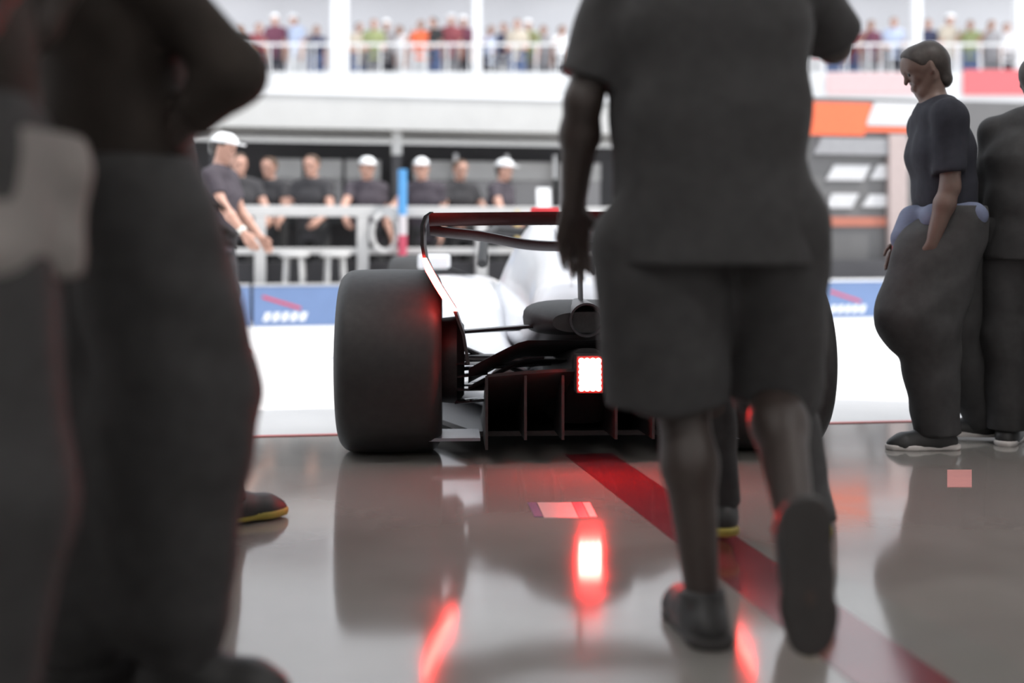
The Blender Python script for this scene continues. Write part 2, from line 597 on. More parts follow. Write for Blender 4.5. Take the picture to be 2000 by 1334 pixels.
def make_person(label, loc, rz, J, h=0.008, skin=M_SKIN, shirt=M_CLOTH, sleeve=0.75, legs='trousers', pants=M_CLOTH,
                baggy=0.0, loose=0.0, hair=M_HAIR, cap=None, sole=M_SOLE, shoe=M_SHOE, group=None, hem=0.12, seed=1, hlen=0.0,
                cuff=0.6, extra=None, pad=None, cat='person'):
    root = empty('person', loc, rz, label, cat, group)
    k = J['k']
    rt = J['rt']
    mesh_obj('body', body_field(J, h).mesh(), skin, root)
    pel, bel, che, nek = J['pel'], J['belly'], J['chest'], J['neck']
    # shirt
    F = Field(h)
    lo = loose
    sp = unit(bel - pel)
    bot = pel - sp * hem * k
    for s in (-1, 0, 1):
        F.cone(bot + V3(0.078 * s, 0, 0) * k, bel + rt * 0.072 * k * s, (0.110 + lo) * k, (0.106 + lo) * k, 0.05)
        F.cone(bel + rt * 0.072 * k * s, che + rt * 0.080 * k * s, (0.106 + lo) * k, 0.116 * k + lo * 0.6, 0.05)
        F.cone(che + rt * 0.080 * k * s, nek - (nek - che) * 0.22 + rt * 0.07 * k * s, 0.116 * k + lo * 0.6, 0.078 * k, 0.05)
    F.cone(nek - (nek - che) * 0.12, nek + (nek - che) * 0.10, 0.070 * k, 0.062 * k, 0.03, cb=True)
    if pad:
        for q in pad:
            F.cone(*q)
    for s in 'LR':
        so, el, wr = J['sho' + s], J['elb' + s], J['wri' + s]
        F.cone(nek - (nek - che) * 0.12, so, 0.066 * k, 0.070 * k, 0.05)
        if sleeve <= 1.0:
            F.cone(so, so + (el - so) * sleeve, 0.068 * k, 0.066 * k + lo * 0.3, 0.03, cb=True)
        else:
            F.cone(so, el, 0.068 * k, 0.056 * k + lo * 0.3, 0.03)
            F.cone(el, el + (wr - el) * (sleeve - 1), 0.056 * k + lo * 0.3, 0.044 * k, 0.03, cb=True)
    sh = mesh_obj('shirt', F.mesh(planes=[(bot, -sp)], wrinkle=0.006 if h < 0.015 else 0.0, seed=seed), shirt, root)
    # lower garment
    F = Field(h)
    for s in 'LR':
        hip, kn, an = J['hip' + s], J['knee' + s], J['ank' + s]
        top = hip + V3(0, 0, 0.06) * k
        if legs == 'shorts':
            e = hip + (kn - hip) * 1.0
            F.cone(top, e, (0.112 + baggy * 0.5) * k, (0.088 + baggy) * k, 0.03, cb=True)
        else:
            F.cone(top, kn, (0.112 + baggy * 0.5) * k, (0.080 + baggy) * k, 0.03)
            F.cone(kn, an + (an - kn) * 0.06, (0.080 + baggy) * k, (0.062 + baggy * cuff) * k, 0.03, cb=True)
    F.cone(pel + V3(-0.06, 0, 0) * k, pel + V3(0.06, 0, 0) * k, 0.112 * k, 0.112 * k, 0.04)
    if extra:
        for q in extra:
            F.cone(*q)
    mesh_obj('shorts' if legs == 'shorts' else 'trousers', F.mesh(planes=[(pel + V3(0, 0, 0.10) * k, (0, 0, 1))],
             wrinkle=0.006 if h < 0.015 else 0.0, seed=seed + 5), pants, root)
    # shoes
    for s in 'LR':
        an, f, n = J['ank' + s], J['ff' + s], J['fn' + s]
        side = np.cross(f, n)
        F = Field(h)
        F.cone(an - n * 0.045 * k, an + n * 0.015 * k, 0.050 * k, 0.049 * k, 0.02, cb=True)
        F.cone(an - f * 0.045 * k - n * 0.055 * k, an + f * 0.06 * k - n * 0.052 * k, 0.044 * k, 0.046 * k, 0.03)
        F.cone(an + f * 0.06 * k - n * 0.052 * k, an + f * 0.145 * k - n * 0.068 * k, 0.047 * k, 0.046 * k, 0.03)
        F.cone(an + f * 0.145 * k - n * 0.068 * k, an + f * 0.185 * k - n * 0.075 * k, 0.044 * k, 0.034 * k, 0.03)
        so_ = mesh_obj('shoe', F.mesh(planes=[(an - n * 0.078 * k, -n)]), shoe, root)
        F = Field(h)
        a0, a1, a2 = [an + f * t * k - n * 0.075 * k for t in (-0.05, 0.06, 0.178)]
        F.cone(a0, a1, 0.050 * k, 0.046 * k, 0.02)
        F.cone(a1, a2, 0.046 * k, 0.044 * k, 0.02)
        F.cone(an + f * 0.12 * k - n * 0.075 * k - side * 0.006, an + f * 0.14 * k - n * 0.075 * k + side * 0.006, 0.050 * k, 0.050 * k, 0.02)
        mesh_obj('sole', F.mesh(planes=[(an - n * 0.0885 * k, -n), (an - n * 0.064 * k, n)]), sole, so_)
    # hair or cap, eyes
    c, f, r, u = head_frame(J)
    P = lambda x, y, z: c + (r * x + f * y + u * z) * k
    F = Field(h)
    F.cone(P(0, -0.026, 0.036), P(0, 0.020, 0.040), 0.084 * k, 0.080 * k, 0.03)
    F.cone(P(0, -0.045, 0.0), P(0, -0.048, -0.045 - hlen), 0.062 * k, 0.045 * k, 0.03)
    mesh_obj('hair', F.mesh(planes=[(P(0, 0.030, 0.02), f * 1.0 - u * 0.62)]), hair, root)
    if cap:
        F = Field(h)
        F.cone(P(0, -0.022, 0.045), P(0, 0.022, 0.045), 0.090 * k, 0.088 * k, 0.03)
        cp = mesh_obj('cap', F.mesh(planes=[(P(0, 0, 0.046), -u)]), cap, root)
        F = Field(min(h, 0.006))
        for s in (-1, 0, 1):
            F.cone(P(0.03 * s, 0.07, 0.052), P(0.036 * s, 0.150 - 0.012 * abs(s), 0.044), 0.03 * k, 0.026 * k, 0.02)
        mesh_obj('visor', F.mesh(planes=[(P(0, 0, 0.060), u), (P(0, 0, 0.047), -u)]), cap, cp)
    if h < 0.013:
        for s in (-1, 1):
            F = Field(0.004)
            F.ball(P(0.031 * s, 0.076, 0.006), 0.0105 * k)
            mesh_obj('eye', F.mesh(), M_EYE, root)
    return root


# ================================================================= THE SETTING
GY = R(8.0)                                     # the garage front runs a little away to the right
GU, GV = Vector((math.cos(GY), math.sin(GY), 0)), Vector((-math.sin(GY), math.cos(GY), 0))
G0 = Vector((0, 5.2, 0))


def g(u, v, z):
    return G0 + GU * u + GV * v + Vector((0, 0, z))


def gbox(name, u0, u1, v0, v1, z0, z1, m, kind='structure', parent=None):
    b = MB()
    b.add([g(u, v, z) for u in (u0, u1) for v in (v0, v1) for z in (z0, z1)],
          [(0, 1, 3, 2), (4, 6, 7, 5), (0, 4, 5, 1), (2, 3, 7, 6), (0, 2, 6, 4), (1, 5, 7, 3)])
    o = b.build(name, m, parent)
    return tag(o, kind=kind) if kind else o


GW = 3.7
gbox('floor', -GW, GW, -9.0, 0.0, -0.12, 0.0, M_FLOOR)
gbox('ceiling', -GW, GW, -9.0, 0.0, 3.3, 3.4, M_CEIL)
gbox('wall_left', -GW - 0.2, -GW, -9.0, 0.0, -0.12, 3.4, M_WALL)
gbox('wall_right', GW, GW + 0.2, -9.0, 0.0, -0.12, 3.4, M_WALL)
gbox('wall_back', -GW - 0.2, GW + 0.2, -9.2, -9.0, -0.12, 3.4, M_WALL)
gbox('wall_front', -GW, GW, -0.25, 0.0, 2.95, 3.3, M_WALL)
gbox('trim_1', -GW, GW, -0.035, 0.0, 0.0, 0.004, mat('red_threshold', (0.55, 0.16, 0.15), 0.4, var=0.05))
gbox('pit_lane', -45, 45, 0.0, 75, -0.14, -0.004, M_CONC)

# unseen fill panels above the frame, added to brighten the garage
for i, (u, v) in enumerate(((-1.9, -1.6), (1.9, -1.6), (-1.9, -4.6), (1.9, -4.6), (-1.9, -7.4), (1.9, -7.4))):
    t = empty('fill_panel', g(u, v, 3.23), GY,
              'added white overhead fill panel, %s of the garage, %s' % ('left side' if u < 0 else 'right side',
                                                                     ('nearest the door', 'in the middle row', 'at the back')[i // 2]),
              'ceiling light', 'added garage fill panels')
    MB().box((0, 0, 0.035), (1.26, 0.46, 0.07)).build('housing', M_WHITE, t)
    MB().box((0, 0, -0.006), (1.18, 0.38, 0.012)).build('diffuser', M_FILL, t)

# red tape line along the floor
b = MB()
pa, pb = Vector((0.30, 4.62, 0)), Vector((0.905, 1.4, 0))
dr = (pb - pa).normalized()
sd = Vector((-dr.y, dr.x, 0)) * 0.095
b.add([p + o + Vector((0, 0, z)) for p in (pa, pb) for o in (-sd, sd) for z in (0.0003, 0.0018)],
      [(0, 1, 3, 2), (4, 6, 7, 5), (0, 4, 5, 1), (2, 3, 7, 6), (0, 2, 6, 4), (1, 5, 7, 3)])
tag(b.build('floor_tape', M_TAPE), 'long red tape line running across the polished grey garage floor', 'tape')


def floor_patch(name, px0, px1, py0, py1, skew, m, parent=None, z=0.0016):
    q = []
    for (px, py) in ((px0, py1), (px1, py1), (px1 + skew, py0), (px0 + skew, py0)):
        D = F_PX * CAM_H / (py - HOR)
        q.append(Vector(((px - 1000) * D / F_PX, D, 0)))
    c = sum(q, Vector()) / 4
    b = MB()
    b.add([p + Vector((0, 0, zz)) for zz in (0.0003, z) for p in q],
          [(0, 3, 2, 1), (4, 5, 6, 7), (0, 1, 5, 4), (1, 2, 6, 5), (2, 3, 7, 6), (3, 0, 4, 7)])
    return b.build(name, m, parent)


st = empty('floor_mark', (0, 0, 0), 0, 'small white, blue and red mark on the floor behind the racing car', 'sticker')  # thin white, blue and red quads laid flat on the floor
floor_patch('white_panel', 1063, 1130, 982, 1012, -14, mat('mark_white', (0.40, 0.37, 0.365), 0.3, var=0.04), st)
floor_patch('blue_band', 1044, 1061, 982, 1010, -14, mat('mark_blue', (0.13, 0.12, 0.19), 0.3, var=0.04), st)
floor_patch('red_band', 1132, 1150, 982, 1012, -14, mat('mark_red', (0.17, 0.07, 0.11), 0.3, var=0.04), st)
floor_patch('white_edge', 1152, 1166, 982, 1010, -14, mat('mark_white', (0.62, 0.58, 0.57)), st)
tag(floor_patch('pink_square', 1850, 1898, 918, 952, 0, M_PINK), 'small pink square patch on the floor at the right', 'tape')  # flat pink quad on the floor

# ================================================================= THE RACING CAR
CAR = empty('racing_car', (0.272, 4.75, 0), R(3.0),
            'white open-wheel racing car from behind, red tail lamp glowing', 'car')


def ring(y, w, z0, z1, cx=0.0, e=0.75, taper=0.0, n=28):
    out = []
    zc, hz = (z0 + z1) / 2, (z1 - z0) / 2
    for kk in range(n):
        t = 2 * math.pi * kk / n
        c, s = math.cos(t), math.sin(t)
        z = zc + hz * math.copysign(abs(s) ** e, s)
        x = w * math.copysign(abs(c) ** e, c)
        x *= 1 - taper * max(0.0, (z - z0) / (z1 - z0)) ** 1.2
        out.append(Vector((cx + x, y, z)))
    return out


def wheel(name, x, y, w, rad, side, parent):
    hw = w / 2
    prof = []
    sr = 0.062
    prof.append((-hw + 0.035, 0.235))
    prof.append((-hw + 0.008, 0.25))
    prof.append((-hw, 0.29))
    for i in range(7):
        t = math.pi / 2 * i / 6
        prof.append((-hw + sr * (1 - math.cos(t)) * 0.9, rad - sr + sr * math.sin(t) - 0.006 * (1 - i / 6)))
    for i in range(1, 10):
        u = i / 10
        prof.append(((-hw + sr) + (2 * hw - 2 * sr) * u, rad + 0.004 * math.sin(math.pi * u)))
    prof += [(-a, r) for a, r in reversed(prof[:10])]
    o = MB().revolve(prof, 'X', (0, 0, 0), 72).build(name, M_RUB, parent, smooth=True, loc=(x, y, rad))
    rp = [(-hw + 0.05, 0.238), (-hw + 0.03, 0.236), (-hw + 0.06, 0.215), (-hw + 0.09, 0.12), (-hw + 0.085, 0.03), (-hw + 0.085, 0.0)]
    rm = MB()
    rm.revolve(rp + [(hw - 0.09, 0.0), (hw - 0.09, 0.19), (hw - 0.03, 0.232), (hw - 0.04, 0.238)], 'X', (0, 0, 0), 48)
    r = rm.build('rim', M_RIM, o, smooth=True)
    nut = MB().revolve([(-hw + 0.06, 0.0), (-hw + 0.06, 0.028), (-hw + 0.09, 0.034), (-hw + 0.09, 0.0)], 'X', (0, 0, 0), 16)
    nut.build('wheel_nut', M_METAL, o, smooth=True)
    if side > 0:
        o.rotation_euler = (0, 0, math.pi)
    return o


for sx in (-1, 1):
    wheel('rear_wheel', 0.755 * sx, 0.0, 0.405, 0.36, sx, CAR)
    wheel('front_wheel', 0.80 * sx, 3.6, 0.305, 0.36, sx, CAR)
    # brake drum with small winglets
    b = MB().revolve([(0.0, 0.0), (0.0, 0.165), (0.09, 0.175), (0.12, 0.14), (0.12, 0.0)], 'X', (0, 0, 0), 32)
    bd = b.build('brake_duct', M_CARBON, CAR, smooth=True, loc=((0.525 if sx > 0 else -0.525) - (0.06), 0.0, 0.36))
    wb = MB()
    for i, z in enumerate((-0.07, -0.02, 0.03, -0.12)):
        wb.blade((0.06 - sx * 0.03, -0.13, z - 0.03), (0.06 - sx * 0.15, -0.12 - 0.01 * i, z - 0.03 + 0.012 * (i % 2)), 0.11, 0.012)
    wb.build('winglet', mat('glossy_carbon', (0.03, 0.03, 0.034), 0.12, var=0.1, spec=0.8), bd, smooth=True)

# suspension arms, each a part
for sx in (-1, 1):
    for (p, q, w, t) in (((0.17, 0.34, 0.46), (0.50, 0.02, 0.47), 0.055, 0.018),
                         ((0.17, -0.06, 0.50), (0.50, 0.0, 0.47), 0.055, 0.018),
                         ((0.15, 0.36, 0.28), (0.50, 0.02, 0.25), 0.06, 0.02),
                         ((0.15, -0.10, 0.30), (0.50, -0.02, 0.25), 0.06, 0.02),
                         ((0.13, -0.16, 0.36), (0.50, -0.07, 0.33), 0.045, 0.016),
                         ((0.16, 0.10, 0.27), (0.53, 0.02, 0.43), 0.04, 0.022),
                         ((0.10, 0.06, 0.35), (0.50, 0.02, 0.36), 0.06, 0.045)):
        MB().blade((p[0] * sx, p[1], p[2]), (q[0] * sx, q[1], q[2]), w, t).build('suspension_arm', mat('glossy_carbon', (0.03, 0.03, 0.034)), CAR, smooth=True)
    for (p, q) in (((0.2, 3.3, 0.42), (0.64, 3.58, 0.46)), ((0.2, 3.85, 0.40), (0.64, 3.62, 0.46)),
                   ((0.16, 3.3, 0.22), (0.64, 3.58, 0.24)), ((0.16, 3.85, 0.22), (0.64, 3.62, 0.24))):
        MB().blade((p[0] * sx, p[1], p[2]), (q[0] * sx, q[1], q[2]), 0.05, 0.018).build('suspension_arm', M_CARBON, CAR, smooth=True)

# engine cover, airbox, sidepods, nose
MB().loft([ring(-0.02, 0.20, 0.47, 0.585, e=0.6), ring(0.10, 0.235, 0.43, 0.63, e=0.7, taper=0.25), ring(0.35, 0.27, 0.36, 0.70, taper=0.5),
           ring(0.75, 0.31, 0.28, 0.80, taper=0.72), ring(1.15, 0.34, 0.2, 0.88, taper=0.78), ring(1.5, 0.37, 0.16, 0.94, taper=0.74),
           ring(1.75, 0.38, 0.14, 0.97, taper=0.70), ring(1.9, 0.38, 0.14, 0.96, taper=0.70)]).build('engine_cover', M_BODYW, CAR, smooth=True)
MB().loft([ring(-0.24, 0.13, 0.485, 0.565, e=0.8), ring(-0.10, 0.20, 0.465, 0.59, e=0.7), ring(0.02, 0.228, 0.455, 0.60, e=0.65)]).build('tail_outlet', M_CARBON, CAR, smooth=True)
MB().revolve([(-0.26, 0.058), (-0.26, 0.066), (0.05, 0.070), (0.05, 0.05), (-0.2, 0.05), (-0.26, 0.058)], 'Y', (0, 0, 0.535), 32).build('exhaust_pipe', M_RIM, CAR, smooth=True)
MB().loft([[Vector((s * 0.006, y, z)) for s, y, z in ((-1, a, c), (1, a, c), (1, b_, c2), (-1, b_, c2))] for a, c, b_, c2 in
           ((0.3, 0.69, 1.6, 0.93), (0.36, 0.80, 1.5, 0.955))]).build('shark_fin', M_BODYW, CAR)
for sx in (-1, 1):
    MB().loft([ring(0.30, 0.10, 0.10, 0.30, cx=0.26 * sx, e=0.7), ring(0.7, 0.15, 0.09, 0.42, cx=0.36 * sx, e=0.7, taper=0.2), ring(1.3, 0.24, 0.08, 0.56, cx=0.46 * sx, e=0.6),
               ring(1.9, 0.30, 0.09, 0.62, cx=0.49 * sx, e=0.5), ring(2.25, 0.31, 0.2, 0.63, cx=0.5 * sx, e=0.5), ring(2.35, 0.29, 0.34, 0.62, cx=0.5 * sx, e=0.5)]).build('sidepod', M_BODYW, CAR, smooth=True)
    mr = MB().box((0.62 * sx, 2.55, 0.70), (0.2, 0.05, 0.09)).build('mirror', M_BODYW, CAR, bevel=0.015)
    MB().tube([(0.36 * sx, 2.5, 0.6), (0.58 * sx, 2.55, 0.68)], 0.01, 8).build('mirror_stay', M_CARBON, mr)
MB().loft([ring(1.85, 0.38, 0.12, 0.66, e=0.6, taper=0.3), ring(2.5, 0.36, 0.14, 0.64, e=0.6, taper=0.3), ring(3.2, 0.24, 0.2, 0.58, e=0.7), ring(3.9, 0.17, 0.2, 0.46, e=0.7),
           ring(4.5, 0.12, 0.16, 0.32, e=0.8), ring(4.75, 0.09, 0.15, 0.24, e=0.8)]).build('nose', M_BODYW, CAR, smooth=True)
MB().tube([(-0.34, 1.95, 0.70), (-0.32, 2.2, 0.86), (-0.24, 2.55, 0.90), (0, 2.75, 0.88), (0.24, 2.55, 0.90), (0.32, 2.2, 0.86), (0.34, 1.95, 0.70)], 0.028, 10).build('halo', M_CARBON, CAR, smooth=True)
MB().tube([(0, 2.74, 0.88), (0, 2.95, 0.58)], 0.022, 10).build('halo_pillar', M_CARBON, CAR, smooth=True)
MB().loft([ring(1.88, 0.12, 0.74, 0.95, e=0.8), ring(1.92, 0.115, 0.75, 0.945, e=0.8)]).build('air_intake', M_BLACK, CAR, smooth=True)
MB().box((0, 1.72, 0.995), (0.16, 0.05, 0.04)).build('camera_pod', M_RED, CAR, bevel=0.01)
# front wing
b = MB()
for i in range(4):
    b.blade((-0.95, 4.55 - 0.12 * i, 0.09 + 0.04 * i), (0.95, 4.55 - 0.12 * i, 0.09 + 0.04 * i), 0.16, 0.014)
fw = b.build('front_wing', M_BODYW, CAR, smooth=True)
for sx in (-1, 1):
    MB().box((0.96 * sx, 4.4, 0.17), (0.012, 0.55, 0.25)).build('front_endplate', M_BODYW, fw, bevel=0.004)

# floor and diffuser
b = MB()
outl = [(-0.42, -0.02), (-0.56, 0.30), (-0.74, 0.55), (-0.76, 1.8), (-0.60, 2.6), (-0.38, 2.9)]
poly = outl + [(-x, y) for x, y in reversed(outl)]
n = len(poly)
b.add([(x, y, z) for z in (0.055, 0.075) for x, y in poly],
      [tuple(reversed(range(n))), tuple(range(n, 2 * n))] + [(i, (i + 1) % n, n + (i + 1) % n, n + i) for i in range(n)])
fl = b.build('floor_plate', M_CARBON2, CAR)
for sx in (-1, 1):
    MB().box((0.535 * sx, -0.10, 0.075), (0.26, 0.22, 0.012)).build('floor_corner', mat('floor_edge_grey', (0.20, 0.20, 0.23), 0.25, var=0.05), fl)
DX = 0.385
rings_ = []
for i in range(9):
    t = i / 8
    y = 0.45 - 0.80 * t
    z = 0.06 + 0.27 * t ** 1.5
    rings_.append([Vector((x, y, z + dz + 0.02 * math.cos(x / DX * math.pi / 2) * t)) for dz in (0, 0.012) for x in
                   ([-DX + 2 * DX * k / 10 for k in range(11)] if dz == 0 else [DX - 2 * DX * k / 10 for k in range(11)])])
df = MB().loft(rings_).build('diffuser', M_CARBON, CAR, smooth=True)
for x in (-0.385, -0.24, -0.1, 0.1, 0.24, 0.385):
    q = []
    for i in range(9):
        t = i / 8
        y = 0.45 - 0.80 * t
        zt = 0.06 + 0.27 * t ** 1.5
        zb = 0.05 + (0.045 if abs(x) < 0.3 else 0.01) * t
        q.append([Vector((x + s * 0.005, y, z)) for s, z in ((-1, zb), (1, zb), (1, zt + 0.006), (-1, zt + 0.006))])
    MB().loft(q).build('strake', M_CARBON, df)
MB().loft([ring(0.5, 0.17, 0.08, 0.44, e=0.6), ring(0.0, 0.15, 0.10, 0.42, e=0.6), ring(-0.15, 0.09, 0.24, 0.42, e=0.6), ring(-0.28, 0.060, 0.275, 0.43, e=0.6)]).build('gearbox', M_CARBON, CAR, smooth=True)

# tail lamp: a block of round lamps in a black housing
tl = MB().box((-0.003, -0.340, 0.342), (0.104, 0.09, 0.142)).build('tail_light', M_BLACK, CAR, bevel=0.006)
tb = MB().box((-0.003, -0.3875, 0.342), (0.078, 0.006, 0.116)).build('light_panel', M_REDLED, tl)
for i in range(4):
    for j in range(6):
        c = (-0.003 - 0.0318 + 0.0212 * i, -0.390, 0.342 - 0.051 + 0.0204 * j)
        MB().revolve([(-0.008, 0.0), (-0.006, 0.007), (0, 0.0108), (0.004, 0.0112)], 'Y', c, 12).build('lamp_bead', M_REDLED, tl, smooth=True)


# beam wing and rear wing
def foil(chord, thick, n=14):
    p = []
    for i in range(n):
        t = 2 * math.pi * i / n
        u = 0.5 + 0.5 * math.cos(t)
        p.append((u * chord, thick * math.sin(t) * (0.35 + 0.65 * (1 - abs(u - 0.35))) * 0.5))
    return p


def spanwing(xs, zf, yf, chord, thick, ang, cup=0.0):
    rings_ = []
    for x in xs:
        a = R(ang)
        rr = []
        for (u, w) in foil(chord, thick):
            y = u * math.cos(a) + w * math.sin(a)
            z = -u * math.sin(a) + w * math.cos(a)
            z += cup * ((u / chord - 0.5) ** 2) * 4
            rr.append(Vector((x, yf(x) + y, zf(x) + z)))
        rings_.append(rr)
    return MB().loft(rings_)


XS = [-0.45 + 0.9 * i / 24 for i in range(25)]
arch = lambda x: 0.475 - 0.105 * max(0.0, (abs(x) - 0.24) / 0.21) ** 1.1
bw = spanwing(XS, lambda x: arch(x) - 0.015, lambda x: -0.27, 0.22, 0.02, 22).build('beam_wing', M_CARBON, CAR, smooth=True)
spanwing(XS, lambda x: arch(x) - 0.095, lambda x: -0.22, 0.20, 0.02, 10).build('beam_wing_lower', M_CARBON, CAR, smooth=True)

XS = [-0.60 + 1.2 * i / 40 for i in range(41)]
dip = lambda x: 0.865 - 0.045 * math.exp(-(x / 0.34) ** 4) + 0.02 * (abs(x) / 0.6) ** 6
spanwing(XS, dip, lambda x: -0.20, 0.32, 0.040, 3, cup=0.012).build('rear_wing', M_CARBON, CAR, smooth=True)
spanwing(XS, lambda x: 0.935 + 0.004 * math.cos(x * 3), lambda x: -0.33, 0.16, 0.020, 17, cup=0.008).build('rear_wing_flap', M_CARBON, CAR, smooth=True)
for sx in (-1, 1):
    path = [(0.590, 0.945), (0.612, 0.93), (0.625, 0.895), (0.624, 0.82), (0.615, 0.765), (0.585, 0.70), (0.545, 0.635), (0.503, 0.57), (0.47, 0.48), (0.452, 0.37)]
    rr = []
    for (x, z) in path:
        y0 = -0.37 if z > 0.8 else (-0.37 + 0.10 * (0.8 - z) / 0.2 if z > 0.6 else -0.27)
        y1 = 0.12 if z > 0.6 else 0.12 - 0.4 * (0.6 - z) / 0.25 * 0.5
        rr.append([Vector((x * sx + d, y, z)) for d, y in ((-0.006, y0), (0.006, y0), (0.006, y1), (-0.006, y1))])
    ep = MB().loft(rr).build('endplate', M_CARBON, CAR, smooth=True)
    sp_ = []
    for (x, z) in ((0.6165, 0.775), (0.597, 0.725), (0.565, 0.667), (0.535, 0.618), (0.506, 0.572)):
        y0 = (-0.37 + 0.10 * (0.8 - z) / 0.2 if z > 0.6 else -0.27) - 0.003
        w = 0.015 if z < 0.77 else 0.009
        sp_.append([Vector((x * sx + d, y, z)) for d, y in ((-w, y0 - 0.012), (w, y0 - 0.012), (w, y0), (-w, y0))])
    MB().loft(sp_).build('light_strip', M_REDLED2, ep)
MB().blade((0, -0.05, 0.56), (0, 0.02, 0.87), 0.13, 0.016).build('wing_pylon', M_CARBON, CAR, smooth=True)

# ================================================================= THE PIT WALL AND ITS STAND
WY = R(12.0)
WU, WV = Vector((math.cos(WY), math.sin(WY), 0)), Vector((-math.sin(WY), math.cos(WY), 0))
W0 = Vector((0, 11.78, 0))


def w(u, v, z):
    return W0 + WU * u + WV * v + Vector((0, 0, z))


def wu(px, v=0.0):
    """place along the wall seen at column px"""
    k = (px - 1000) / F_PX
    base = W0 + WV * v
    return (k * base.y - base.x) / (WU.x - k * WU.y)


def wbox(b, u0, u1, v0, v1, z0, z1):
    b.add([w(u, v, z) for u in (u0, u1) for v in (v0, v1) for z in (z0, z1)],
          [(0, 1, 3, 2), (4, 6, 7, 5), (0, 4, 5, 1), (2, 3, 7, 6), (0, 2, 6, 4), (1, 5, 7, 3)])
    return b


def wpart(name, u0, u1, v0, v1, z0, z1, m, parent, bevel=0.0):
    return wbox(MB(), u0, u1, v0, v1, z0, z1).build(name, m, parent, bevel=bevel)


tag(wbox(MB(), -16, 22, 0.62, 0.80, -0.01, 0.60).build('pit_wall', M_DGREY), kind='structure')

# blue sponsor boards
for i, (a, c, where) in enumerate(((wu(-240), wu(490), 'behind the people at the far left'), (wu(492), wu(1150), 'ending behind the racing car rear wheel'),
                                   (wu(1155), wu(1600), 'hidden behind the car and the walker in front'), (wu(1603), wu(2250), 'right of the walker in front'))):
    t = empty('barrier_board', w((a + c) / 2, 0, -0.004), 0, 'low blue barrier board, %s' % where, 'barrier')
    inv = Matrix.Translation(-t.location)
    def sub(o):
        o.data.transform(inv)
        return o
    sub(wpart('panel', a + 0.01, c - 0.01, 0.0, 0.10, -0.004, 0.385, M_BLUE, t, 0.01))
    sub(wpart('top_edge', a + 0.01, c - 0.01, -0.005, 0.105, 0.385, 0.405, M_LGREY if i < 3 else M_WHITE, t))
    x0 = a + 0.10
    b = MB()
    for k_ in range(5):          # white lettering too smeared to read: a row of slanted strokes
        u = x0 + 0.085 * k_
        b.add([w(u + du, vv, z) for vv in (-0.004, 0.001) for du, z in ((0, 0.05), (0.055, 0.05), (0.085, 0.13), (0.03, 0.13))],
              [(0, 1, 2, 3), (7, 6, 5, 4), (0, 4, 5, 1), (1, 5, 6, 2), (2, 6, 7, 3), (3, 7, 4, 0)])
    sub(b.build('lettering', M_WHITE, t))
    b = MB()
    b.add([w(x0 + du, vv, z) for vv in (-0.004, 0.001) for du, z in ((0.0, 0.27), (0.0, 0.295), (0.36, 0.18), (0.36, 0.155))],
          [(0, 1, 2, 3), (7, 6, 5, 4), (0, 4, 5, 1), (1, 5, 6, 2), (2, 6, 7, 3), (3, 7, 4, 0)])
    sub(b.build('red_line', M_RED, t))

# rail of the stand
rail = empty('guard_rail', w(-2, 0.5, 0), 0, 'grey two-bar guard rail with posts along the pit wall stand', 'railing')
inv = Matrix.Translation(-rail.location)


def rp(o):
    o.data.transform(inv)
    return o


UL, UR = wu(60), wu(1400)
rp(wpart('top_bar', UL, UR, 0.42, 0.50, 1.06, 1.17, M_LGREY, rail, 0.01))
rp(wpart('lower_bar', UL, UR, 0.43, 0.49, 0.68, 0.745, M_LGREY, rail, 0.01))
for px in (140, 330, 508, 708, 940, 1180, 1380):
    u = wu(px, 0.46)
    rp(wpart('post', u - 0.055, u + 0.055, 0.41, 0.51, -0.004, 1.06, M_LGREY, rail))

# the canopy stand behind it
stand = empty('pit_stand', w(-1.5, 2.2, 0), 0, 'dark pit wall stand with a white canopy, between the left group and the walker', 'stand')
inv = Matrix.Translation(-stand.location)
SL, SR = wu(-120, 2), wu(1330, 2)
rp(wpart('back_panel', SL, SR, 3.2, 3.26, -0.004, 2.02, M_DGREY, stand))
rp(wpart('desk', SL, SR, 2.5, 3.2, 1.02, 1.08, M_BLACK, stand))
rp(wpart('canopy', SL, SR, 1.95, 3.5, 2.08, 2.16, M_OFFW, stand))
rp(wpart('canopy_fascia', SL, SR, 1.85, 1.95, 2.08, 2.45, M_OFFW, stand))
rp(wpart('canopy_lip', SL, SR, 1.83, 1.97, 2.45, 2.50, M_WHITE, stand))
for px in (420, 775, 1130):
    u = wu(px, 2.0)
    rp(wpart('canopy_post', u - 0.055, u + 0.055, 1.97, 2.08, 1.80, 2.08, M_OFFW, stand))
    rp(wpart('canopy_post', u - 0.05, u + 0.05, 1.98, 2.07, -0.004, 1.80, M_DGREY, stand))
# screens: grey cabinets with a pale head
for (p0, p1) in ((520, 590), (596, 668), (674, 742), (806, 884), (896, 984), (996, 1078), (1090, 1170)):
    u0, u1 = wu(p0, 2.7), wu(p1, 2.7)
    sc = rp(wpart('screen_cabinet', u0, u1, 2.64, 2.80, 1.18, 1.55, M_GREY, stand, 0.01))
    rp(wpart('cabinet_head', u0, u1, 2.62, 2.80, 1.55, 1.78, M_LGREY, sc, 0.01))
    b_ = rp(wpart('bracket', (u0 + u1) / 2 - 0.03, (u0 + u1) / 2 + 0.03, 2.80, 3.20, 1.38, 1.44, M_BLACK, sc))
for px in (890, 990, 1084):
    u = wu(px, 2.55)
    rp(wpart('divider_post', u - 0.022, u + 0.022, 2.52, 2.57, 1.08, 1.57, M_BLACK, stand))
    rp(wpart('divider_tip', u - 0.022, u + 0.022, 2.52, 2.57, 1.57, 1.86, M_WHITE, stand))

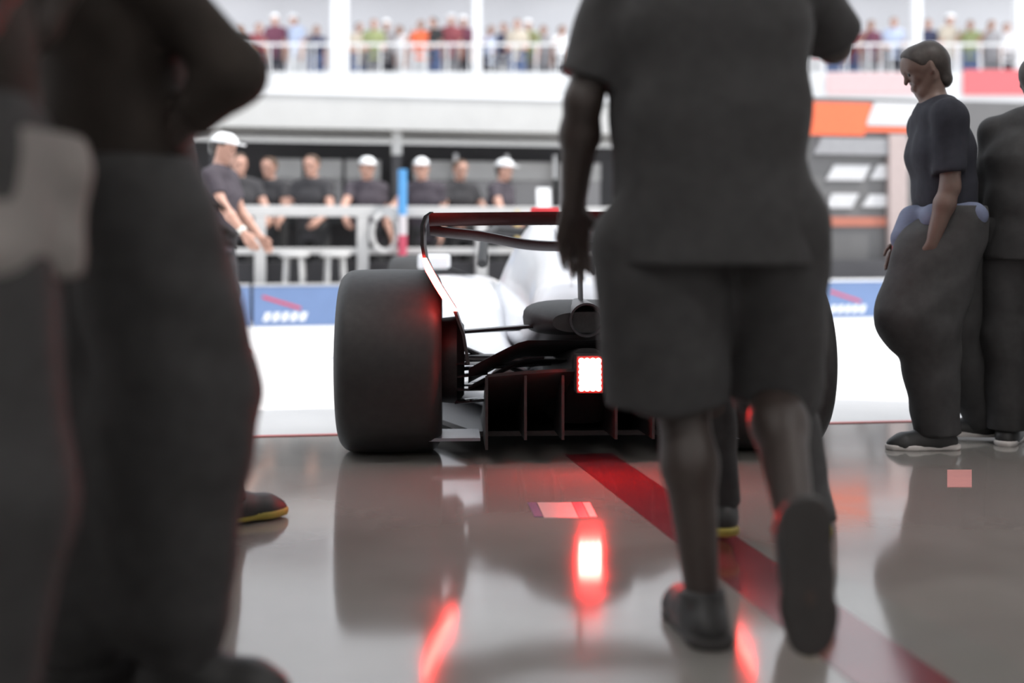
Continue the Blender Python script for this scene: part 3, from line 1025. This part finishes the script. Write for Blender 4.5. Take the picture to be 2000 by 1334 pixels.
# striped pole: blue, pale, red
pole = empty('striped_pole', w(wu(786, 0.3), 0.3, -0.004), 0, 'slim pole with blue, pale and red bands beside the guard rail', 'pole')
for (z0, z1, nm, m) in ((0.0, 0.62, 'red_base', mat('pole_red', (0.42, 0.05, 0.09), 0.5, var=0.05)), (0.62, 0.88, 'red_band', mat('pole_red', (0.42, 0.05, 0.09))),
                        (0.88, 1.08, 'pale_band', mat('pole_pale', (0.50, 0.46, 0.47), 0.5, var=0.05)), (1.08, 1.54, 'blue_band', mat('pole_blue', (0.07, 0.26, 0.52), 0.5, var=0.05))):
    MB().revolve([(z0, 0.0), (z0, 0.045), (z1, 0.045), (z1, 0.0)], 'Z', (0, 0, 0), 20).build(nm, m, pole, smooth=True)

# stools behind the rail
for i, px in enumerate((575, 655)):
    t = empty('bar_stool', w(wu(px, 0.2), 0.24, -0.004), WY + 0.3 * i, 'pale metal stool in front of the guard rail, %s' % ('further left' if i == 0 else 'nearer its grey post'), 'stool', 'pale stools by the rail')
    MB().revolve([(0.66, 0.0), (0.66, 0.13), (0.675, 0.15), (0.70, 0.15), (0.715, 0.12), (0.715, 0.0)], 'Z', (0, 0, 0), 24).build('seat', M_LGREY, t, smooth=True)
    for a in range(4):
        c, s = math.cos(a * math.pi / 2 + 0.6), math.sin(a * math.pi / 2 + 0.6)
        MB().tube([(0.10 * c, 0.10 * s, 0.665), (0.15 * c, 0.15 * s, 0.0)], 0.018, 8).build('leg', M_LGREY, t, smooth=True)
    MB().tube([(0.135 * math.cos(a), 0.135 * math.sin(a), 0.25) for a in [2 * math.pi * k / 24 for k in range(25)]], 0.012, 8).build('foot_ring', M_LGREY, t, smooth=True)
# hose hoop hung on the rail
b = MB()
cpt = w(wu(752, 0.33), 0.36, 0.90)
b.tube([cpt + WU * (0.13 * math.cos(a)) + Vector((0, 0, 0.19 * math.sin(a))) - WV * 0.01 * math.sin(3 * a) for a in [2 * math.pi * k / 36 for k in range(37)]], 0.028, 10)
tag(b.build('hose_coil', M_LGREY, None, smooth=True), 'pale hose coil hung on the guard rail beside the striped pole', 'hose')
# things on the desk / rail at the right end
t = empty('paper_sheet', w(wu(1062, 0.46), 0.46, 1.17), WY, 'white paper sheet standing on the guard rail at its right end', 'paper')
MB().box((0, 0, 0.10), (0.15, 0.006, 0.20), Matrix.Rotation(R(-8), 3, 'X')).build('sheet', M_WHITE, t)
t = empty('tool_box', w(wu(1062, 1.0), 1.0, -0.004), WY, 'brown box on a dark trolley behind the guard rail, right of the yellow post', 'box')
MB().box((0, 0, 0.40), (0.30, 0.3, 0.80)).build('trolley', M_BLACK, t)
MB().box((0, 0, 0.89), (0.24, 0.24, 0.17)).build('carton', M_BROWN, t, bevel=0.006)
t = empty('marker_post', w(wu(1010, 0.32), 0.32, -0.004), WY, 'thin yellow upright post in front of the guard rail', 'post')
MB().revolve([(0.02, 0.0), (0.02, 0.02), (1.13, 0.02), (1.14, 0.0)], 'Z', (0, 0, 0), 12).build('shaft', M_YELP, t, smooth=True)
MB().revolve([(0.0, 0.0), (0.0, 0.09), (0.02, 0.08), (0.03, 0.0)], 'Z', (0, 0, 0), 20).build('foot', M_BLACK, t, smooth=True)

# neighbour stand on the right: grey board with orange bands and pale signs
nb = empty('neighbour_stand', w(wu(1720, 1.5), 1.5, 0), 0, 'grey stand board with orange bands and pale sign blocks', 'stand')
inv = Matrix.Translation(-nb.location)


def wz(py, px, v):
    D = (W0 + WU * wu(px, v) + WV * v).y
    return CAM_H + (HOR - py) * D / F_PX


def brd(name, px0, px1, py0, py1, v, m, th=0.02, slant=0.0):
    u0, u1 = wu(px0, v), wu(px1, v)
    pm = (px0 + px1) / 2
    z0, z1 = wz(py1, pm, v), wz(py0, pm, v)
    q = [(u0, z0), (u1, z0), (u1 + slant, z1), (u0 + slant, z1)]
    b = MB()
    b.add([w(u, vv, z) for vv in (v, v + th) for u, z in q], [(0, 1, 2, 3), (7, 6, 5, 4), (0, 4, 5, 1), (1, 5, 6, 2), (2, 6, 7, 3), (3, 7, 4, 0)])
    return rp(b.build(name, m, nb))


M_NB = mat('stand_grey', (0.125, 0.12, 0.118), 0.6, var=0.06, scale=3)
M_NBP = mat('pale_sign', (0.55, 0.54, 0.54), 0.5, var=0.04)
brd('main_board', 1540, 2130, 196, 600, 1.0, M_NB, 0.10)
brd('orange_header', 1560, 1688, 200, 264, 0.975, M_ORANGE, 0.025, 0.1)
brd('white_header', 1690, 1800, 200, 246, 0.975, M_NBP, 0.025, 0.12)
brd('orange_trim', 1690, 1800, 249, 258, 0.975, M_ORANGE, 0.025)
brd('grey_shelf', 1590, 1770, 270, 302, 0.93, mat('shelf_grey', (0.27, 0.265, 0.27), 0.5, var=0.06), 0.07, 0.1)
brd('pale_sign', 1614, 1686, 322, 352, 0.975, M_NBP, 0.025, 0.1)
brd('pale_sign', 1700, 1762, 322, 350, 0.975, M_NBP, 0.025, 0.1)
brd('pale_sign', 1612, 1664, 378, 406, 0.975, M_NBP, 0.025, 0.09)
brd('pale_sign', 1684, 1742, 380, 404, 0.975, M_NBP, 0.025, 0.1)
brd('orange_band', 1600, 1760, 424, 442, 0.975, mat('faded_orange', (0.42, 0.14, 0.09), 0.5, var=0.05), 0.025, 0.05)
brd('pale_pillar', 1738, 1772, 262, 520, 0.90, mat('pink_grey', (0.40, 0.32, 0.30), 0.5, var=0.05), 0.08)

# ================================================================= THE SPECTATOR BUILDING
BD = 26.0


def bx_(b, x0, x1, y0, y1, z0, z1):
    return b.box(((x0 + x1) / 2, (y0 + y1) / 2, (z0 + z1) / 2), (x1 - x0, y1 - y0, z1 - z0))


def zpy(py, D=BD):
    return CAM_H + (HOR - py) * D / F_PX


BLD = empty('grandstand', (0, BD, 0), 0, 'white spectator building with balconies full of people, beyond the pit wall', 'building')


def bpart(name, x0, x1, y0, y1, z0, z1, m, parent=None):
    return MB().box(((x0 + x1) / 2, (y0 + y1) / 2 - BD, (z0 + z1) / 2), (x1 - x0, y1 - y0, z1 - z0)).build(name, m, parent or BLD)


M_BW = mat('building_white', (0.62, 0.62, 0.62), 0.7, var=0.03, scale=0.5)
M_BG = mat('building_grey', (0.34, 0.33, 0.34), 0.7, var=0.05, scale=0.5)
ZF = zpy(148) - 0.42                                      # balcony floor
bpart('lower_storey', -26, 30, BD + 1.0, BD + 3.5, -0.004, ZF - 0.9, M_BW)
bpart('balcony_slab', -26, 30, BD - 0.6, BD + 3.5, ZF - 0.9, ZF, M_BW)
bpart('balcony_kerb', -26, 30, BD - 0.6, BD - 0.45, ZF, ZF + 0.42, M_BW)
bpart('back_wall', -26, 30, BD + 2.3, BD + 2.5, ZF, ZF + 2.9, mat('pale_back_wall', (0.60, 0.59, 0.60), 0.6, var=0.05, scale=0.6))
bpart('upper_slab', -26, 30, BD + 1.6, BD + 3.6, ZF + 2.9, ZF + 3.4, M_BW)
bpart('upper_wall', -26, 30, BD + 2.4, BD + 3.6, ZF + 3.4, ZF + 7.5, M_BW)
for px in (40, 350, 664, 932, 1230, 1560, 1790, 1990, 2260):
    wd = 0.34 if px == 664 else 0.17
    x = (px - 1000) * (BD - 0.3) / F_PX
    bpart('column', x - wd / 2, x + wd / 2, BD - 0.42, BD - 0.2, ZF, ZF + 3.4, M_WHITE)
bpart('balcony_rail', -26, 30, BD - 0.545, BD - 0.51, ZF + 1.0, ZF + 1.05, M_WHITE)
for i in range(50):
    x = -11 + 0.48 * i
    bpart('baluster', x - 0.015, x + 0.015, BD - 0.54, BD - 0.515, ZF + 0.42, ZF + 1.0, M_WHITE)
x0, x1 = (1860 - 1000) * BD / F_PX, (2060 - 1000) * BD / F_PX
t = empty('banner', (x0, BD - 0.63, zpy(192)), 0, 'red banner hung on the balcony front at far right', 'banner')
MB().box(((x1 - x0) / 2, 0, 0.27), (x1 - x0, 0.03, 0.54)).build('cloth', mat('banner_red', (0.62, 0.13, 0.14), 0.6, var=0.05), t)
x0, x1 = (1600 - 1000) * BD / F_PX, (1770 - 1000) * BD / F_PX
t = empty('banner', (x0, BD - 0.63, zpy(190)), 0, 'pale pink banner hung on the balcony front right of the walker', 'banner')
MB().box(((x1 - x0) / 2, 0, 0.22), (x1 - x0, 0.03, 0.44)).build('cloth', mat('banner_pink', (0.62, 0.42, 0.42), 0.6, var=0.05), t)

# ---------------------------------------------------------------- crowd on the balcony: three bodies, recoloured copies
CROWD = [
    make_person('x', (0, 0, 0), math.pi, skeleton(1.74, aL=((-0.15, 0.15, -1), (0.1, 0.8, -0.3), (0.2, 1, 0)), aR=((0.15, 0.1, -1), (-0.1, 0.8, -0.35), (-0.2, 1, 0))), h=0.014, sleeve=0.7, skin=M_SKIN),
    make_person('x', (0, 0, 0), math.pi, skeleton(1.68, aR=((0.5, 0.4, -0.6), (-0.5, 0.4, 0.7), (-0.3, 0.1, 1))), h=0.014, sleeve=0.7, skin=M_SKIN2, hair=M_HAIRB, hlen=0.06),
    make_person('x', (0, 0, 0), math.pi, skeleton(1.8, lean=(0.02, 0.10, 1)), h=0.014, sleeve=0.7, cap=M_WHITE, skin=M_SKIN),
]
SHIRTS = [('white', (0.70, 0.69, 0.70)), ('dark red', (0.22, 0.05, 0.06)), ('navy', (0.03, 0.035, 0.08)), ('grey', (0.28, 0.27, 0.28)), ('black', (0.03, 0.03, 0.03)),
          ('pale blue', (0.42, 0.48, 0.62)), ('olive green', (0.24, 0.27, 0.12)), ('pink', (0.58, 0.32, 0.34)), ('maroon', (0.14, 0.04, 0.07)), ('beige', (0.48, 0.42, 0.34))]
PANTS = [('dark', (0.04, 0.04, 0.05)), ('grey', (0.2, 0.2, 0.21)), ('denim blue', (0.10, 0.14, 0.26)), ('white', (0.6, 0.6, 0.6))]
spots = []
pxs = [60, 392, 428, 470, 505, 540, 580, 618, 700, 730, 755, 782, 822, 848, 882, 908, 958, 985, 1010, 1036, 1062, 1096, 1590, 1625, 1662, 1700, 1745, 1812, 1850, 1895, 1935, 1965]
random.seed(11)
ORD = ['first', 'second', 'third', 'fourth', 'fifth', 'sixth', 'seventh', 'eighth', 'ninth', 'tenth']
cols_ = [40, 350, 664, 932, 1230, 1560, 1790, 1990, 2260]
colname = {40: 'far left column', 350: 'left column', 664: 'broad white column', 932: 'slim white column', 1230: 'walker-hidden column',
           1560: 'column by the walker', 1790: 'column above the mechanic', 1990: 'right edge column'}
cnt_ = {}
used = [False] * 3
for i, px in enumerate(pxs):
    vi = (i * 2 + i // 3) % 3
    proto = CROWD[vi]
    if px == 822:
        sn, scol = 'bright orange', (0.85, 0.16, 0.06)
    else:
        sn, scol = SHIRTS[(i * 7 + 3) % len(SHIRTS)]
    pn, pcol = PANTS[(i * 3 + i // 4) % len(PANTS)]
    row = random.choice((0.1, 0.3, 0.75)) if px != 822 else 0.1
    Dp = BD + row
    left = max(c for c in cols_ if c <= px)
    cnt_[left] = cnt_.get(left, 0) + 1
    lab = 'spectator in %s shirt on the balcony, %s right of the %s' % (sn, ORD[cnt_[left] - 1], colname[left])
    if px == 822:
        lab = 'spectator in bright orange top on the balcony, the only orange one there'
    if not used[vi]:
        o = proto
        used[vi] = True
    else:
        o = copy_tree(proto)
    o['label'] = lab
    o['group'] = 'spectators on the balcony'
    o.location = ((px - 1000) * Dp / F_PX, Dp, ZF)
    o.rotation_euler = (0, 0, math.pi + random.uniform(-0.6, 0.6))
    ms, mp = mat('shirt_' + sn.replace(' ', '_'), scol, 0.8, var=0.1), mat('trousers_' + pn.replace(' ', '_'), pcol, 0.8, var=0.1)
    for ch in o.children:
        nm = ch.name.split('.')[0]
        if nm in ('shirt', 'trousers'):
            ch.material_slots[0].link = 'OBJECT'
            ch.material_slots[0].material = ms if nm == 'shirt' else mp

# ---------------------------------------------------------------- crew standing at the stand behind the rail
armrest = dict(aL=((-0.3, 0.45, -0.85), (0.15, 0.75, -0.5), (0.1, 0.9, -0.4)), aR=((0.3, 0.45, -0.85), (-0.15, 0.75, -0.5), (-0.1, 0.9, -0.4)))
lean_r = dict(lean=(0.08, 0.10, 1), aL=((-0.1, 0.1, -1), (0, 0.5, -0.8), (0, 0.5, -0.8)), aR=((0.5, 0.5, -0.7), (0.2, 0.7, -0.6), (0.1, 0.9, -0.4)))
crewA = make_person('bare-headed crew member, bare arms forward, second head left of the striped pole', (0, 0, 0), 0, skeleton(1.76, **armrest), h=0.011, sleeve=0.55, skin=M_SKIN,
                    shirt=mat('crew_dark', (0.035, 0.033, 0.036), 0.85, var=0.1), hair=M_HAIRB, group='crew at the pit stand')
crewB = make_person('leaning crew member in white cap, nearest left of the striped pole', (0, 0, 0), 0, skeleton(1.74, **lean_r), h=0.011, sleeve=0.55, skin=M_SKIN, cap=M_WHITE,
                    shirt=mat('crew_plum', (0.05, 0.04, 0.05), 0.85, var=0.1), group='crew at the pit stand')
places = [(crewA, 612, 1.3, WY + math.pi - 0.5, None), (crewB, 720, 1.3, WY + math.pi + 0.3, None),
          ('A', 530, 1.75, WY + math.pi - 0.6, 'crew member in dark shirt at the stand, furthest left of the four beside the pole'),
          ('B', 834, 1.25, WY + math.pi - 0.2, 'crew member in white cap at the stand, just right of the striped pole'),
          ('A', 896, 1.75, WY + math.pi + 0.3, 'bare-headed crew member at the stand, right of the striped pole'),
          ('A', 466, 1.25, WY + math.pi + 0.2, 'crew member at the stand behind the person with the wrist watch'),
          ('B', 975, 1.35, WY + math.pi + 0.9, 'crew member in white cap behind the racing car wing')]
for (p, px, v, rz, lab) in places:
    o = p if not isinstance(p, str) else copy_tree(crewA if p == 'A' else crewB)
    if lab:
        o['label'] = lab
    o.location = w(wu(px, v), v, -0.004)
    o.rotation_euler = (0, 0, rz)

# ================================================================= PEOPLE IN THE GARAGE AND THE LANE
# walker in front, seen from behind
J = skeleton(1.80, lean=(0.0, 0.03, 1), aL=((-0.30, 0.0, -0.95), (-0.06, 0.48, -0.86), (0.02, 0.45, -0.88)),
             aR=((0.50, 0.76, -0.42), (-0.35, -0.3, 0.9), (-0.3, -0.1, 0.9)),
             lL=((0.075, 0.10, -1), (0.09, -0.13, -1), (-0.12, 1, 0)), lR=((0.16, 0.30, -0.93), (-0.05, -0.80, -0.60), (0.06, 0.12, -1)))
J['thumbL'] = V3(1, 0.3, 0)
hL, kL, hR, kR = J['hipL'], J['kneeL'], J['hipR'], J['kneeR']
ex = [(hL + V3(-0.07, 0, -0.10), kL + V3(-0.055, 0, 0.0), 0.10, 0.105, 0.04, None, True),
      (hL + V3(0.02, 0, -0.10), kL + V3(0.0, 0, 0.0), 0.10, 0.10, 0.04, None, True),
      (hR + V3(0.055, 0, -0.05), kR + V3(0.02, 0.01, -0.05), 0.11, 0.095, 0.04, None, True)]
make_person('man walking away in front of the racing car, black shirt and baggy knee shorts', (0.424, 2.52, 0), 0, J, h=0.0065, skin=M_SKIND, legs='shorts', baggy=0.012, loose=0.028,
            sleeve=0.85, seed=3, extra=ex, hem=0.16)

# man at the left, turned to the right
J = skeleton(1.70, lean=(-0.03, 0.0, 1), chest_lean=(-0.06, -0.06, 1), aR=((0.36, 0.58, -0.76), (-0.55, -0.45, -0.62), (-0.4, 0.0, -1)), aL=((-0.25, 0.1, -0.95), (0.1, 0.7, -0.6), (0.2, 0.7, -0.6)),
             lR=((0.06, 0.27, -0.96), (0.02, -0.05, -0.99), (0.62, 0.79, 0)), lL=((0.0, -0.06, -1), (0.05, -0.10, -0.98), (0.2, 1, 0)))
ex = [(J['hipR'] + V3(0.02, 0.05, -0.02), J['kneeR'] + V3(-0.02, 0.0, 0.10), 0.11, 0.135, 0.05),
      (J['hipL'] + V3(0.0, 0.0, -0.05), J['kneeL'] + V3(0.02, 0.05, 0.02), 0.13, 0.15, 0.05),
      (J['kneeL'] + V3(0.02, 0.05, 0.02), J['ankL'] + V3(0.02, 0.03, 0.10), 0.15, 0.125, 0.05),
      (J['kneeR'] + V3(-0.01, -0.05, 0.02), J['ankR'] + V3(-0.02, -0.03, 0.10), 0.13, 0.11, 0.05)]
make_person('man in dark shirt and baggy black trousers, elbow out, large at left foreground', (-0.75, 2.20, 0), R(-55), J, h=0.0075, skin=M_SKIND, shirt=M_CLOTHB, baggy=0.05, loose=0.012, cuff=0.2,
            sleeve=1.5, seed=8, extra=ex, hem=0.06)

# man at the left edge
J = skeleton(1.78, lean=(0.0, -0.08, 1), aR=((0.05, 0.30, -0.95), (-0.10, 0.45, 0.85), (0, 0.3, 0.9)), aL=((-0.10, 0.25, -0.95), (0.05, 0.55, 0.8), (0, 0.3, 0.9)),
             lL=((-0.05, 0.06, -1), (0, -0.1, -1), (-0.1, 1, 0)), lR=((0.05, 0.12, -1), (0.0, -0.08, -1), (0.1, 1, 0)))
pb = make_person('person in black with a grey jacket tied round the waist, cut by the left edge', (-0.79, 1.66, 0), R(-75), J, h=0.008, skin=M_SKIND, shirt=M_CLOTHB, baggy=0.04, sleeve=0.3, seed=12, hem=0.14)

F = Field(0.008)
for s_ in (-1, 0, 1):
    F.cone(J['pel'] + V3(0.075 * s_, 0.0, 0.06), J['pel'] + V3(0.080 * s_, 0.005, -0.10), 0.138, 0.150, 0.05)
F.cone(J['pel'] + V3(-0.09, 0.14, 0.03), J['pel'] + V3(0.06, 0.15, 0.0), 0.036, 0.040, 0.03)
F.cone(J['pel'] + V3(0.05, 0.15, 0.0), J['pel'] + V3(0.07, 0.15, -0.14), 0.036, 0.034, 0.03)
mesh_obj('tied_jacket', F.mesh(planes=[(J['pel'] + V3(0, 0, -0.15), (0, 0, -1)), (J['pel'] + V3(0, 0, 0.055), (0, 0, 1))], wrinkle=0.008, seed=4), M_GREYC, pb)

# walker hidden behind the left man: shoes with yellow soles show
J = skeleton(1.76, lean=(-0.10, 0.02, 1), aR=((-0.12, 0.25, -0.95), (-0.6, 0.75, -0.2), (-0.6, 0.8, 0)), aL=((-0.1, 0.2, -0.95), (0.3, 0.9, -0.2), (0.2, 1, 0)), lR=((0.14, 0.34, -0.93), (0.12, 0.10, -0.98), (0.85, 0.6, 0)), lL=((0.30, 0.02, -0.95), (0.32, -0.45, -0.82), (0.6, 0.6, -0.5)))
make_person('person walking behind the left foreground man, black shoes with yellow soles showing', (-1.06, 3.30, 0), 0, J, h=0.0085, skin=M_SKIND, baggy=0.015, sole=M_YEL, seed=15, sleeve=0.7)

# walker hidden in front of the main walker
J = skeleton(1.74, aL=((0.12, 0.2, -1), (0.3, 0.9, -0.2), (0.2, 1, 0)), aR=((-0.14, 0.25, -1), (-0.4, 0.9, -0.2), (-0.2, 1, 0)), lR=((0.12, -0.10, -1), (0.10, -0.42, -0.9), (0.1, 0.75, -0.65)), lL=((0.10, 0.22, -1), (0.12, 0.02, -1), (0.05, 1, 0)))
make_person('person just ahead of the man in knee shorts, only legs and yellow-soled shoes showing', (0.57, 3.16, 0), 0, J, h=0.0085, skin=M_SKIND, baggy=0.0, sole=M_YEL, seed=17, sleeve=0.7)

# mechanic in profile on the right
J = skeleton(1.70, lean=(0.0, 0.14, 1), chest_lean=(0, 0.10, 1), face=(0.05, 1, -0.42), aL=((-0.08, 0.02, -1), (0.0, 0.30, -0.95), (0, 0.3, -0.95)), aR=((0.12, -0.10, -1), (0.0, 0.45, -0.9), (0, 0.45, -0.9)),
             lL=((-0.06, 0.30, -0.95), (0, -0.10, -1), (-0.1, 1, 0)), lR=((0.10, -0.10, -1), (0.05, -0.38, -0.92), (0.1, 1, 0)))
ex = [(J['hipL'] + V3(0, 0.12, -0.06), J['kneeL'] + V3(0, 0.06, 0.05), 0.12, 0.15, 0.05), (J['hipR'] + V3(0, -0.02, -0.05), J['kneeR'] + V3(0, 0.02, 0.05), 0.13, 0.14, 0.05)]
p4 = make_person('mechanic in profile facing left, dark T-shirt and baggy black overall trousers', (1.80, 4.84, 0), R(86), J, h=0.008, skin=mat('skin_shade', (0.10, 0.06, 0.047), 0.5, var=0.08),
                 shirt=M_NAVY, baggy=0.055, sleeve=0.8, seed=21, extra=ex, hem=0.02, sole=M_WSOLE, hlen=0.02)
# overall sleeves tied round the waist: blue cuff and red patch
F = Field(0.008)
pw = J['pel'] + V3(0, 0.15, 0.02)
F.cone(pw + V3(-0.13, -0.05, 0.03), pw + V3(0.13, -0.05, 0.03), 0.05, 0.05, 0.02)
F.cone(pw + V3(-0.13, -0.05, 0.03), pw + V3(-0.16, -0.20, 0.04), 0.05, 0.05, 0.02)
F.cone(pw + V3(0.0, 0.0, 0.02), pw + V3(-0.03, 0.035, -0.06), 0.055, 0.06, 0.02)
sl = mesh_obj('tied_sleeve', F.mesh(wrinkle=0.006), mat('sleeve_blue', (0.11, 0.13, 0.20), 0.8, var=0.1), p4)
F = Field(0.008)
for a_ in (-0.05, 0.0, 0.04):
    F.cone(pw + V3(-0.02 + a_, 0.04, -0.08), pw + V3(-0.03 + 1.3 * a_, 0.05, -0.19), 0.036, 0.044, 0.02, cb=True)
mesh_obj('sleeve_cuff', F.mesh(wrinkle=0.005), mat('sleeve_red', (0.30, 0.05, 0.06), 0.8, var=0.1), sl)

# person at the right edge
J = skeleton(1.62, lean=(0.02, 0.06, 1), aR=((0.3, 0.2, -0.9), (0.0, 0.6, -0.7), (0, 0.6, -0.7)))
make_person('person all in black standing at the right edge, cut by the frame', (2.12, 4.80, 0), R(-40), J, h=0.009, skin=M_SKIND, baggy=0.05, loose=0.03, sleeve=1.6, seed=25, sole=M_WSOLE)

# person in the pit lane with a watch
J = skeleton(1.62, lean=(0, 0.05, 1), face=(0.0, 1, -0.15), aL=((-0.15, 0.3, -0.93), (0, 0.62, -0.75), (0, 0.6, -0.75)), aR=((0.2, 0.50, -0.85), (0.0, 0.62, -0.75), (0, 0.6, -0.8)),
             lL=((-0.05, 0.12, -1), (0, -0.1, -1), (-0.1, 1, 0)), lR=((0.05, -0.05, -1), (0, -0.2, -1), (0.1, 1, 0)))
p6 = make_person('person in white cap in the sunlit pit lane, watch on bare arm', (-2.12, 8.45, -0.004), R(-100), J, h=0.009, skin=M_SKIN, sleeve=0.6, cap=M_WHITE,
                 shirt=mat('crew_plum', (0.05, 0.04, 0.05)), pants=mat('crew_dark', (0.035, 0.033, 0.036)), seed=30, sole=M_WSOLE, shoe=mat('red_shoe', (0.25, 0.04, 0.04), 0.6, var=0.08))
wv = J['wriR'] - (J['wriR'] - J['elbR']) * 0.12
F = Field(0.006)
ud = unit(J['wriR'] - J['elbR'])
F.cone(wv - ud * 0.016, wv + ud * 0.016, 0.036, 0.034, 0.005, True, True)
tag(mesh_obj('wrist_watch', F.mesh(), mat('watch_white', (0.7, 0.68, 0.62), 0.3, var=0.02), p6), label='pale wrist watch')
